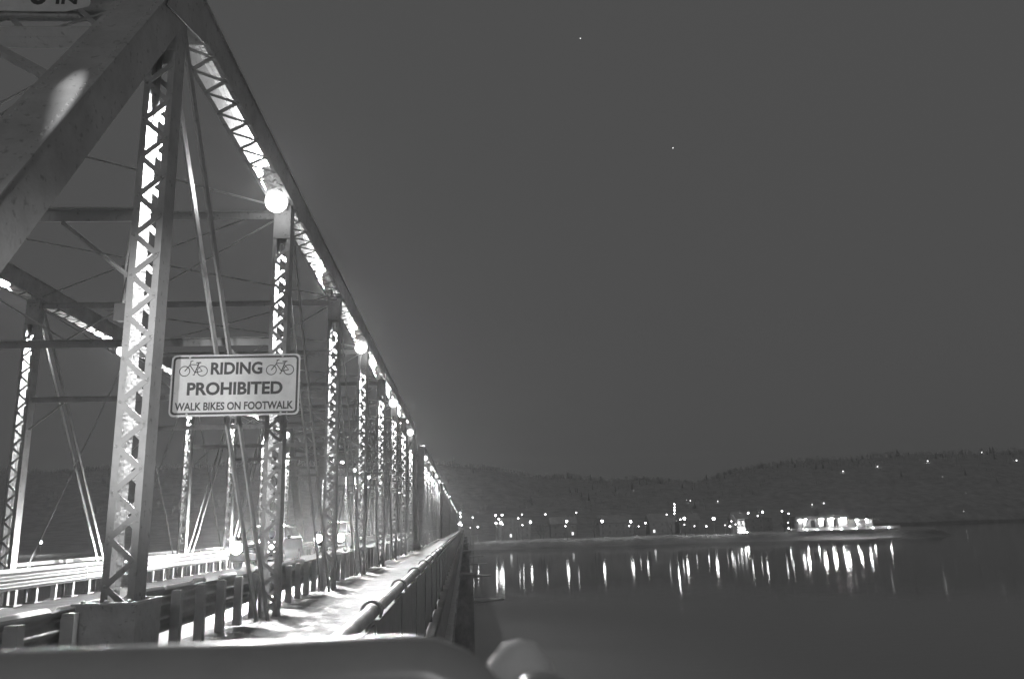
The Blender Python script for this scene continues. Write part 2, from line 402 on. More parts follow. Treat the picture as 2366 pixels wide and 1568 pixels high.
for k in range(8):                          # cross frames between the trusses
    mb = MB(); y = pp(k); xa, xb = XL + PW / 2 + 0.003, XR - PW / 2 - 0.003
    mb.box(xa, xb, y - 0.05, y + 0.05, 7.02, 7.034); mb.box(xa, xb, y - 0.006, y + 0.006, 6.90, 7.019)
    mb.box(xa, xb, y - 0.06, y + 0.06, 4.70, 4.713); mb.box(xa, xb, y - 0.006, y + 0.006, 4.58, 4.699)
    mb.build('sway_strut', STEEL, span)
    mb = MB(); xm = (xa + xb) / 2
    mb.tube([(xa, y + 0.03, 6.9), (xm, y + 0.03, 4.72)], 0.015, 6); mb.tube([(xm, y + 0.03, 4.72), (xb, y + 0.03, 6.9)], 0.015, 6)
    for x_, s_ in ((xa, 1), (xb, -1)): mb.tube([(x_, y, 3.95), (x_ + s_ * 0.75, y, 4.57)], 0.025, 6)
    mb.build('sway_rod', STEEL, span)
    if k < 7:
        for xa2, xb2, dz in ((XL + .18, XR - .18, 0.0), (XR - .18, XL + .18, 0.05)):
            mb = MB(); mb.tube([(xa2, pp(k) + .1, 7.12 + dz), (xb2, pp(k + 1) - .1, 7.12 + dz)], 0.017, 6)
            mb.build('lateral_rod', STEEL, span)
for ya, yb, s_ in ((0, pp(0), 1), (SPAN, pp(7), -1)):   # portals, in the plane of the end posts
    mb = MB(); d = Vector((0, yb - ya, ZT - ZB)); L = d.length; d.normalize()
    def P(x, l): v = Vector((0, ya, ZB)) + d * l; return (x, v.y, v.z)
    xa, xb = XL + 0.21, XR - 0.21
    up = (0, -s_, 0.8)
    for l in (L - 0.35, L - 1.45): mb.bar(P(xa, l), P(xb, l), 0.012, 0.20, up); mb.bar(P(xa, l + 0.05), P(xb, l + 0.05), 0.12, 0.012, up)
    nseg = 9
    for i in range(nseg):
        x0 = xa + (xb - xa) * i / nseg; x1 = xa + (xb - xa) * (i + 1) / nseg
        mb.bar(P(x0, L - 1.45), P(x1, L - 0.35), 0.06, 0.012, up); mb.bar(P(x0, L - 0.35), P(x1, L - 1.45), 0.06, 0.012, up)
    for x_, q_ in ((xa, 1), (xb, -1)): mb.bar(P(x_, L - 2.6), P(x_ + q_ * 1.2, L - 1.5), 0.07, 0.07, up)
    mb.build('portal_frame', STEEL, span)
for k in range(-1, 9):                      # floor beams under the deck and footwalk brackets
    mb = MB(); y = pp(k) if 0 <= k < 8 else (0.35 if k < 0 else SPAN - 0.35)
    mb.box(XL - 0.3, XR + 0.3, y - 0.008, y + 0.008, -1.15, -0.262); mb.box(XL - 0.3, XR + 0.3, y - 0.13, y + 0.13, -1.17, -1.152)
    mb.prism([(XR + 0.3, -1.1), (XR + 0.3, -0.2), (-0.47, -0.2), (-0.47, -0.45)], 1, y - 0.02, y + 0.02)
    mb.build('floor_beam', STEELD, span)
mb = MB(); mb.box(-0.43, -0.415, 0.0, PITCH - 0.05, -0.60, -0.02); mb.box(-0.43, -0.235, 0.0, PITCH - 0.05, -0.622, -0.602)
mb.build('fascia_girder', STEELD, span)
mb = MB()
y = 0.0
random.seed(4)
while y < PITCH - 0.4:
    l = random.uniform(0.4, 1.6); w = random.uniform(0.11, 0.165)
    mb.prism([(-0.41, -0.601), (-0.41, -0.565), (-0.41 + w * 0.7, -0.575), (-0.41 + w, -0.601)], 1, y, min(y + l, PITCH - 0.06)); y += l + random.uniform(0.0, 0.15)
mb.build('flange_snow', SNOW, span)
spans = [span]
for i in range(1, NSPAN):
    s2 = copy_tree(span, None, i < 2); s2.location = (0, Y0 + PITCH * i, 0); s2['label'] = SPLAB[i]; spans.append(s2)

# ------------------------------------------------------------------ bridge lamps under the upper chords
def make_lamp(sx):
    o = thing('bridge_lamp', (0, 0, 0), 'x', 'lamp')
    mb = MB(); mb.ball((0, -0.08, -0.25), 0.19, 16, 11); mb.build('bulb', LAMPM, o, smooth=True)
    mb = MB(); mb.lathe((0, 0, 0.13), [(0.085, 0), (0.085, 0.05), (0.04, 0.09)], 12); mb.tube([(0, -0.05, 0.12), (0, -0.05, -0.09)], 0.02, 8); mb.build('cap', STEELD, o)
    mb = MB(); mb.box(-0.15, 0.15, 0.17, 0.176, -0.17, 0.17); mb.build('back_plate', STEELD, o)
    mb = MB(); mb.tube([(0, 0.0, 0.21), (0, 0.16, 0.21), (0, 0.40, 0.14)], 0.015, 6); mb.build('bracket', STEELD, o)
    lo = bpy.data.objects.new('lamp_light', LAMPS); COL.objects.link(lo); lo.parent = o; lo.location = (0, -0.20, 0.0)
    l2 = bpy.data.objects.new('halo_light', HALOS); COL.objects.link(l2); l2.parent = o; l2.location = (0, -0.34, -0.28); l2.rotation_euler = Vector((0.22, -1, -0.30)).to_track_quat('-Z', 'Y').to_euler()  # extra beam toward the viewer, added for the halo round the globe
    lo.rotation_euler = Vector((0, -1, 0.02)).to_track_quat('-Z', 'Y').to_euler()
    return o
# glowing sheets in the far spans' posts imitate channel webs lit by downlights
mb = MB(); LITWEBM = glow('lit_web_glow', 1.0, False)
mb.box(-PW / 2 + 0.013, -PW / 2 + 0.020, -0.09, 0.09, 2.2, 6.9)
sp = mb.build('lit_web', LITWEBM); spm = sp.data; bpy.data.objects.remove(sp)
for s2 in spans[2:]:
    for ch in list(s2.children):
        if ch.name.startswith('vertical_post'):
            o = bpy.data.objects.new('lit_web', spm); COL.objects.link(o); o.parent = ch
lamp0 = make_lamp(1); used = False
for i in range(NSPAN):
    for side, X in (('footwalk', XR), ('far road', XL)):
        for j, k in enumerate((1, 3, 5, 7)):
            o = lamp0 if not used else copy_tree(lamp0); used = True
            if i >= 2:
                for ch in list(o.children):
                    if ch.name.startswith('halo_light'): bpy.data.objects.remove(ch)
            o.location = (X, Y0 + PITCH * i + pp(k) - 0.55, 7.215)
            o['label'] = f'{ORD[j]} glowing lamp under the upper chord of the {ORD[i]} span, {side} side'
            o['group'] = 'lamps under the upper chords'

# ------------------------------------------------------------------ guardrails and railings
def beam_mb(L, face):
    """three-wave steel beam 0.46 m deep; face = +1 looks to +X"""
    mb = MB(); prof = []
    H = 0.46
    for i in range(25):
        t = i / 24; prof.append((face * (0.045 + 0.042 * math.cos(t * 6 * math.pi + math.pi)), t * H))
    vs = []; n = len(prof)
    ys = frange(0, L, 4.0)
    for y in ys: vs += [(x, y, z) for x, z in prof]
    fs = [(j * n + i, j * n + i + 1, (j + 1) * n + i + 1, (j + 1) * n + i) for j in range(len(ys) - 1) for i in range(n - 1)]
    mb.add(vs, fs)
    for y in ys[1:-1]:                       # lapped joints with bolts
        mb.box(*(sorted((face * 0.09, face * 0.098))), y - 0.015, y + 0.015, 0.01, H - 0.01)
    return mb
GL = ['long bright guardrail on the far road side of the {} span', 'dark guardrail between road and footwalk on the {} span']
for q, (X, face, z0) in enumerate(((-9.90, 1, 0.35), (-3.50, -1, 0.34))):
    meshes = None; b0 = None
    for i in range(NSPAN):
        ya = Y0 + PITCH * i + (0.0 if i else -0.3)
        g = thing('guardrail', (X, ya, 0), GL[q].format(ORD[i]), 'guardrail', 'guardrails along the road')
        if b0 is None:
            bo = beam_mb(PITCH - 0.02, face).build('beam', GALV, g, smooth=True); b0 = bo.data; bo.location = (0, 0, z0)
            mb = MB(); xx = -face * 0.065
            mb.box(xx - 0.055, xx + 0.055, -0.05, 0.05, 0.012, z0 + 0.42); mb.box(xx - 0.10, xx + 0.10, -0.17, 0.17, 0.0, 0.03)
            mb.box(xx - 0.052, xx + 0.052, -0.047, 0.047, z0 + 0.421, z0 + 0.45)
            po = mb.build('post', GALV, None); pm = po.data; bpy.data.objects.remove(po)
        else:
            bo = bpy.data.objects.new('beam', b0); COL.objects.link(bo); bo.parent = g; bo.location = (0, 0, z0)
        npost = int(PITCH / 0.885)
        if i < 2:
            for j in range(npost):
                o = bpy.data.objects.new('post', pm); COL.objects.link(o); o.parent = g; o.location = (0, 0.3 + j * 0.885, 0)
        else:
            mb = MB()
            for j in range(npost):
                mb.box(-face * 0.12, -face * 0.01, 0.25 + j * 0.885, 0.35 + j * 0.885, 0.0, z0 + 0.42) if -face > 0 else mb.box(-0.12, -0.01, 0.25 + j * 0.885, 0.35 + j * 0.885, 0.0, z0 + 0.42)
            tag(mb.build('post_row', GALV, g), None, None, None, 'stuff')
# lumpy snow lying on the dark guardrail
random.seed(5)
mb = MB(); y = 2.5
while y < 70:
    l = random.uniform(0.3, 1.4)
    if random.random() < 0.72:
        h = random.uniform(0.012, 0.04)
        mb.tube([(-3.55, y, 0.80), (-3.55, y + 0.1, 0.80 + h), (-3.55, y + l - 0.1, 0.80 + h * random.uniform(.5, 1)), (-3.55, y + l, 0.80)], [0.01, 0.035, 0.035, 0.01], 7)
    y += l
tag(mb.build('snow_ridge', SNOW), 'thin lumpy snow lying along the top of the dark guardrail', None, None, 'stuff')

# far-side pipe railing outside the left truss
for i in range(NSPAN):
    g = thing('side_railing', (-11.0, Y0 + PITCH * i, 0), f'snow topped railing outside the far truss of the {ORD[i]} span', 'railing', 'railings outside the far truss')
    mb = MB(); mb.box(-0.06, 0.06, 0, PITCH - 0.05, 0.78, 0.87); mb.build('rail', SNOW, g)
    mb = MB(); mb.box(-0.03, 0.03, 0, PITCH - 0.05, 0.40, 0.44); mb.build('lower_rail', STEELD, g)
    mb = MB()
    for j in range(27): mb.box(-0.035, 0.035, 0.3 + 1.9 * j, 0.37 + 1.9 * j, -0.3, 0.779)
    tag(mb.build('post_row', STEELD, g), None, None, None, 'stuff')
    mb = MB(); mb.box(-0.1, 0.35, 0, PITCH - 0.05, -0.34, -0.30); mb.build('ledge', STEELD, g)

# footwalk railing: pipe, straps, solid dark panels
for i in range(NSPAN):
    ya = 2.0 if i == 0 else Y0 + PITCH * i; L = PITCH - 0.04 + (Y0 - 2.0 if i == 0 else 0)
    g = thing('footwalk_railing', (-0.58, ya, 0), f'pipe railing with dark panels along the footwalk of the {ORD[i]} span', 'railing', 'pipe railings along the footwalk')
    mb = MB(); mb.tube([(0, 0, 0.93), (0, L, 0.93)], 0.044, 14); mb.build('rail', FROST, g, smooth=True)
    npst = int(L / 2.07); strap = None
    for j in range(npst):
        y = 1.10 + 2.07 * j
        if strap is None:
            mb = MB()
            pts = [(math.cos(a) * 0.062, 0, math.sin(a) * 0.062) for a in [math.radians(t) for t in range(-30, 211, 20)]]
            for a, b2 in zip(pts, pts[1:]): mb.bar(a, b2, 0.075, 0.016, Vector(a) + Vector(b2))
            so = mb.build('strap', DARKP, g); strap = so.data
            mb = MB(); mb.box(-0.035, 0.035, -0.035, 0.035, -0.14, 0.885); po = mb.build('post', DARKP, g); pm2 = po.data
        elif i < 3:
            so = bpy.data.objects.new('strap', strap); COL.objects.link(so); so.parent = g
            po = bpy.data.objects.new('post', pm2); COL.objects.link(po); po.parent = g
        else: continue
        so.location = (0, y, 0.93); po.location = (0, y, 0)
    mb = MB(); mb.box(0.012, 0.024, 0.02, L - 0.02, 0.10, 0.86); mb.build('panel', DARKP, g)
    mb = MB(); mb.box(-0.02, 0.03, 0.0, L - 0.01, 0.07, 0.098); mb.build('lower_rail', DARKP, g)

# ------------------------------------------------------------------ piers
for i in range(1, NSPAN):
    y = Y0 + PITCH * i - 0.45
    p = thing('bridge_pier', (0, y, WATER), f'{ORD[i - 1]} stone river pier from the shore, with snow on its pointed nose', 'pier', 'stone piers in the river')
    mb = MB(); hz = -1.85 - WATER
    poly = [(-13.2, 0), (-12.0, -1.1), (-0.9, -1.1), (0.5, 0), (-0.9, 1.1), (-12.0, 1.1)]
    mb.prism(poly, 2, -1.5, hz)
    mb.prism([(x * 1.0 + (0.15 if x > -1 else (-0.15 if x < -12.5 else 0)), yy * 1.13) for x, yy in poly], 2, hz + 0.003, hz + 0.25)
    mb.build('shaft', STONE, p)
    mb = MB(); mb.prism([(-0.85, -1.0), (0.55, 0), (-0.85, 1.0), (-1.3, 0)], 2, hz + 0.252, hz + 0.36); mb.build('cap_snow', SNOW, p)
    mb = MB()
    for X in (XR, XL): mb.box(X - 0.35, X + 0.35, -0.9, 0.9, hz + 0.254, -0.62 - WATER)
    mb.build('bearing', STEELD, p)
    ic = MB(); pts = []
    random.seed(i)
    for k in range(22):
        a = 2 * math.pi * k / 22; rr = 1 + 0.25 * random.random()
        pts.append((0.9 + (2.4 + 0.4 * i) * rr * math.cos(a), 1.9 * rr * math.sin(a)))
    ic.prism(pts, 2, 0.01, 0.14)
    ic.build('ice_collar', SNOW, p)

# ------------------------------------------------------------------ steel casing round the first vertical
k = thing('base_casing', (XR, Y0 + PANEL, 0), 'square steel casing with bolted rim round the foot of the nearest lattice post', 'casing')
mb = MB(); a = 0.26; t = 0.012; d0, d1 = -0.36, 0.24
mb.box(-a, -a + t, d0, d1, -0.02, 0.84); mb.box(a - t, a, d0, d1, -0.02, 0.84); mb.box(-a + t, a - t, d0, d0 + t, -0.02, 0.84); mb.box(-a + t, a - t, d1 - t, d1, -0.02, 0.84)
mb.build('plate', STEELD, k)
mb = MB(); mb.box(-a - .03, -a + .035, d0 - .03, d1 + .03, 0.841, 0.86); mb.box(a - .035, a + .03, d0 - .03, d1 + .03, 0.841, 0.86)
mb.box(-a + .036, a - .036, d0 - .03, d0 + .04, 0.841, 0.86); mb.box(-a + .036, a - .036, d1 - .04, d1 + .03, 0.841, 0.86)
mb.build('rim', GALV, k)
for x in (-0.2, 0.0, 0.2):
    mb = MB(); mb.lathe((x, d0 + 0.005, 0.861), [(0.022, 0), (0.022, 0.016), (0.012, 0.024)], 6); mb.build('bolt', GALV, k)
mb = MB(); mb.box(-0.03, 0.03, d0 - 0.006, d0 - 0.001, 0.35, 0.52); mb.build('label_plate', WHITEP, k)

# conduit with a junction box on the road side of the first vertical
k = thing('conduit', (XR - 0.23, Y0 + PANEL, 3.6), 'thin conduit with junction box clipped to the nearest lattice post', 'conduit')
mb = MB(); mb.tube([(0.0, 0, 0.10), (-0.01, 0, 0.5), (0.03, 0, 0.95), (0.05, 0, 3.2)], 0.016, 8); mb.build('pipe', GALV, k, smooth=True)
mb = MB(); mb.tube([(0.05, -0.06, 0.1), (0.06, -0.05, 1.2)], 0.012, 8); mb.build('cable', DARKP, k, smooth=True)
mb = MB(); mb.box(-0.05, 0.075, -0.05, 0.06, -0.08, 0.08); mb.box(-0.058, 0.083, -0.062, -0.051, -0.09, 0.09); mb.build('junction_box', mat('box_enamel', 0.16, 0.5, var=0.2), k)

# ------------------------------------------------------------------ the bicycle sign
YS = 10.05
c0, c1, c2, c3 = at(399, 817, YS), at(694, 820, YS), at(388, 960, YS), at(690.5, 960, YS)
SW = ((c1.x - c0.x) + (c3.x - c2.x)) / 2; SH = ((c0.z + c1.z) - (c2.z + c3.z)) / 2
ctr = (c0 + c1 + c2 + c3) / 4
sign = thing('traffic_sign', ctr, 'white rectangular sign reading RIDING PROHIBITED between two bicycle symbols', 'sign')
def rrect(w, h, r, n=6):
    pts = []
    for cx_, cy_, a0 in ((w / 2 - r, h / 2 - r, 0), (-w / 2 + r, h / 2 - r, 90), (-w / 2 + r, -h / 2 + r, 180), (w / 2 - r, -h / 2 + r, 270)):
        for i in range(n + 1):
            a = math.radians(a0 + 90 * i / n); pts.append((cx_ + r * math.cos(a), cy_ + r * math.sin(a)))
    return pts
mb = MB(); mb.prism(rrect(SW, SH, 0.06), 1, 0.0, 0.006); mb.build('panel', SIGNW, sign)
mb = MB(); o1 = rrect(SW * 0.974, SH * 0.945, 0.052); o2 = rrect(SW * 0.942, SH * 0.878, 0.032); n_ = len(o1)
mb.add([(p[0], -0.0015, p[1]) for p in o1] + [(p[0], -0.0015, p[1]) for p in o2], [(i, (i + 1) % n_, n_ + (i + 1) % n_, n_ + i) for i in range(n_)])
mb.build('border', SIGNK, sign, fix=False)
for bx, bz in ((-0.36, 0.462), (0.36, 0.462), (-0.36, -0.462), (0.36, -0.462)):
    mb = MB(); mb.tube([(bx * SW, -0.010, bz * SH), (bx * SW, 0.0, bz * SH)], 0.014, 6); mb.build('bolt', GALV, sign)
dg = None
def text_obj(body, u0, u1, v0, v1, parent, m, W_, H_, name='lettering', yo=-0.002, bold=0.035):
    """text fitted to a box in sign fractions (u from the left, v from the top)"""
    cu = bpy.data.curves.new('lettering', 'FONT'); cu.body = body; cu.size = 1; cu.offset = bold; cu.resolution_u = 4
    to = bpy.data.objects.new('lettering', cu); COL.objects.link(to)
    dgp = bpy.context.evaluated_depsgraph_get(); me = bpy.data.meshes.new_from_object(to.evaluated_get(dgp))
    bpy.data.objects.remove(to)
    xs = [v.co.x for v in me.vertices]; ys = [v.co.y for v in me.vertices]
    x0, x1, y0, y1 = min(xs), max(xs), min(ys), max(ys)
    for v in me.vertices:
        a = (v.co.x - x0) / (x1 - x0); b_ = (v.co.y - y0) / (y1 - y0)
        v.co = Vector(((u0 + (u1 - u0) * a - 0.5) * W_, yo, (0.5 - v1 + (v1 - v0) * b_) * H_))
    me.materials.clear(); me.materials.append(m)
    o = bpy.data.objects.new(name, me); COL.objects.link(o); o.parent = parent; return o
text_obj('RIDING', 0.305, 0.705, 0.125, 0.330, sign, SIGNK, SW, SH)
text_obj('PROHIBITED', 0.130, 0.868, 0.450, 0.662, sign, SIGNK, SW, SH)
text_obj('WALK BIKES ON FOOTWALK', 0.045, 0.955, 0.775, 0.905, sign, SIGNK, SW, SH, bold=0.028)
def bike(u0, u1, v0, v1):
    mb = MB(); w = (u1 - u0) * SW; h = (v1 - v0) * SH; ox = (u0 - 0.5) * SW; oz = (0.5 - v1) * SH
    y = -0.0025
    def P(a, b_): return Vector((ox + a * w, y, oz + b_ * h))
    rw = 0.335 * h; R1, R2 = P(0.19, 0.335), P(0.80, 0.335)
    R1 = Vector((ox + rw, y, oz + rw)); R2 = Vector((ox + w - rw, y, oz + rw))
    for c_ in (R1, R2):
        n2 = 28; a = [(c_ + Vector((math.cos(2 * math.pi * i / n2) * r2, 0, math.sin(2 * math.pi * i / n2) * r2))) for r2 in (rw, rw * 0.84) for i in range(n2)]
        mb.add(a, [(i, (i + 1) % n2, n2 + (i + 1) % n2, n2 + i) for i in range(n2)])
    BB = P(0.555, 0.24); ST = P(0.68, 0.86); HD = P(0.36, 0.72)
    t = 0.034 * h * 1.5
    def ln(p, q, k=1.0): mb.bar(p, q, t * k, 0.0008, (0, 1, 0))
    ln(R1, HD, 1.2); ln(HD, P(0.40, 0.97)); ln(P(0.37, 0.95), P(0.47, 1.0), 1.1); ln(HD, BB); ln(P(0.365, 0.76), P(0.635, 0.74)); ln(BB, ST, 1.4)
    ln(P(0.58, 0.86), P(0.75, 0.88), 1.5); ln(BB, R2); ln(P(0.63, 0.70), R2, 0.8); ln(P(0.52, 0.10), P(0.585, 0.36), 1.1); ln(P(0.48, 0.10), P(0.55, 0.10), 1.0)
    mb.build('bicycle_symbol', SIGNK, sign, fix=False)
bike(0.062, 0.282, 0.095, 0.352); bike(0.733, 0.953, 0.095, 0.352)
mb = MB(); mb.box(-0.35, 0.35, 0.008, 0.03, 0.22, 0.27); mb.box(-0.35, 0.35, 0.008, 0.03, -0.27, -0.22); mb.box(-0.32, -0.26, 0.031, 0.30, 0.20, 0.26); mb.box(-0.32, -0.26, 0.031, 0.62, -0.26, -0.21)
mb.build('bracket', STEELD, sign)
mb = MB(); q = Vector((SW * 0.40, -0.006, -SH * 0.5))
mb.tube([q + Vector((0.02, -0.01, 0.035)), q + Vector((0.0, -0.02, -0.005)), q + Vector((0.015, -0.01, -0.04)), q + Vector((0.03, 0.0, -0.07))], 0.005, 5); mb.build('tie_wire', GALV, sign)

# clearance plate on the portal, only its lower edge is in the picture
YPL = 7.0
a0 = at(-260, 22, YPL); a1 = at(206, 22, YPL)
w_, h_ = a1.x - a0.x, 0.5
pl = thing('clearance_plate', ((a0.x + a1.x) / 2, YPL, a0.z + h_ / 2), 'grey clearance plate with dark lettering hung on the portal', 'sign')
mb = MB(); mb.prism([(-w_ / 2, h_ / 2), (-w_ / 2, -h_ / 2), (w_ / 2 - 0.22, -h_ / 2), (w_ / 2 - 0.012, -h_ / 2 + 0.06), (w_ / 2, -h_ / 2 + 0.085), (w_ / 2, h_ / 2)], 1, 0, 0.008); mb.build('panel', SIGNW, pl)
ppx = w_ / 466.0
u = lambda px: (px + 260) / 466.0
text_obj('0', u(63), u(106), 0.40, 1 - 17 * ppx / h_ + 0.004, pl, SIGNK, w_, h_, bold=0.03)
text_obj('IN', u(126), u(176), 0.62, 1 - 19 * ppx / h_, pl, SIGNK, w_, h_, bold=0.03)
mb = MB(); mb.box(-w_ / 2, w_ / 2 - 0.1, 0.011, 0.05, -h_ / 2 - 0.045, -h_ / 2 - 0.02); mb.box(-w_ / 2, w_ / 2 - 0.1, 0.009, 0.05, h_ * 0.2, h_ * 0.3); mb.build('bracket', STEELD, pl)

# ------------------------------------------------------------------ foreground: railing the photographer leans over
YF = 1.2
zt_ = at(600, 1478, YF).z; xe = at(1112, 1478, YF).x
R_ = 0.052
f = thing('terrace_railing', (0, YF, -0.75), 'blurred dark round railing with a snow capped knob, close to the viewer', 'railing')
zb_ = 0.75
pts = [(-2.6, 0, zt_ - R_ + zb_), (xe - 0.10, 0, zt_ - R_ + zb_)]
for a in range(15, 91, 15):
    pts.append((xe - 0.10 + 0.10 * math.sin(math.radians(a)), 0, zt_ - R_ + zb_ - 0.10 * (1 - math.cos(math.radians(a)))))
pts.append((xe, 0, -0.0))
mb = MB(); mb.tube(pts, R_, 24); mb.build('rail', DARKP, f, smooth=True)
for x in (-2.4, -1.2):
    mb = MB(); mb.tube([(x, 0, 0.69 - 0.75 + 0.75 - 0.69 + 0.0), (x, 0, zt_ - 2 * R_ + zb_ + 0.02)], 0.03, 12); mb.build('post', DARKP, f, smooth=True)
kx = at(1205, 1568, YF).x; kz = at(1190, 1489, YF).z
mb = MB(); mb.tube([(kx, 0.05, 0.0), (kx, 0.05, kz + zb_ - 0.10)], 0.035, 16); mb.build('post', DARKP, f, smooth=True)
mb = MB(); mb.lathe((kx, 0.05, kz + zb_), [(0.062, -0.12), (0.060, -0.075), (0.046, -0.03), (0.026, -0.006), (0.004, 0.0)], 20); mb.build('cap', SNOW, f, smooth=True)
mb = MB(); mb.ball((kx + 0.024, -0.035, kz + zb_ - 0.088), 0.058, 20, 14); mb.build('knob', DARKP, f, smooth=True)

# street lamp behind the viewer whose hooded beam falls on the sign and the lower posts
HL = Vector((1.2, -8.0, 2.6))
sl = thing('street_lamp', (HL.x, HL.y, -0.06), 'twin headed flood lamp on a short post behind the viewer, facing the sign', 'street lamp')
mb = MB(); mb.tube([(0.45, -0.2, 0), (0.45, -0.2, HL.z)], 0.05, 10); mb.tube([(-0.1, -0.2, HL.z), (1.0, -0.2, HL.z)], 0.03, 8); mb.build('pole', STEELD, sl, smooth=True)
for x in (0.0, 0.9):
    mb = MB(); mb.tube([(x, -0.22, HL.z + 0.06), (x, -0.10, HL.z + 0.06)], [0.06, 0.12], 14); mb.build('lamp_head', STEELD, sl)
    ld = bpy.data.lights.new('flood', 'SPOT'); ld.energy = FLOOD; ld.spot_size = math.radians(13); ld.spot_blend = 0.8; ld.shadow_soft_size = 0.04
    lo = bpy.data.objects.new('flood', ld); COL.objects.link(lo); lo.parent = sl; lo.location = (x, 0.0, HL.z + 0.06)
    tgt = Vector((-3.0, 10.0, 2.9)) - Vector((HL.x + x, HL.y, HL.z)); lo.rotation_euler = tgt.to_track_quat('-Z', 'Y').to_euler()
ld = bpy.data.lights.new('flood', 'SPOT'); ld.energy = 9000; ld.spot_size = math.radians(5.4); ld.spot_blend = 0.5; ld.shadow_soft_size = 0.02  # added narrow beam, shaped to lay a bright patch on the end post
lo = bpy.data.objects.new('flood', ld); COL.objects.link(lo); lo.parent = sl; lo.location = (0.45, 0.02, HL.z + 0.12)
tg = Vector((XR - 0.06, 5.95, 4.60)); d_ = (tg - (HL + Vector((0.45, 0.02, 0.12)))).normalized(); al = Vector((0, 0.59, 0.81)); zz = -d_
yy = (al - zz * al.dot(zz)).normalized(); xx = yy.cross(zz)
lo.rotation_euler = Matrix((xx, yy, zz)).transposed().to_euler(); lo.scale = (0.22, 1, 1)
ld = bpy.data.lights.new('fill_light', 'POINT'); ld.energy = 300; ld.shadow_soft_size = 0.08  # added fill, lifts the near railing and the end post
lo = bpy.data.objects.new('fill_light', ld); COL.objects.link(lo); lo.parent = sl; lo.location = (-0.4, 0.1, HL.z + 0.4)
# unseen leaning pole, added to shade the right part of the sign
ux = Vector((-2.58, 10.0, 3.3)) - HL; q = HL + ux * (2.6 / 18.0)
k = thing('shadow_pole', (q.x + 0.075, q.y, -0.06), 'unseen leaning pole added behind the viewer to shade the sign', 'pole')
mb = MB(); mb.tube([(0.30, 0, 0), (-0.30, 0, 5.3)], [0.085, 0.075], 12); mb.build('shaft', BARK, k, smooth=True)

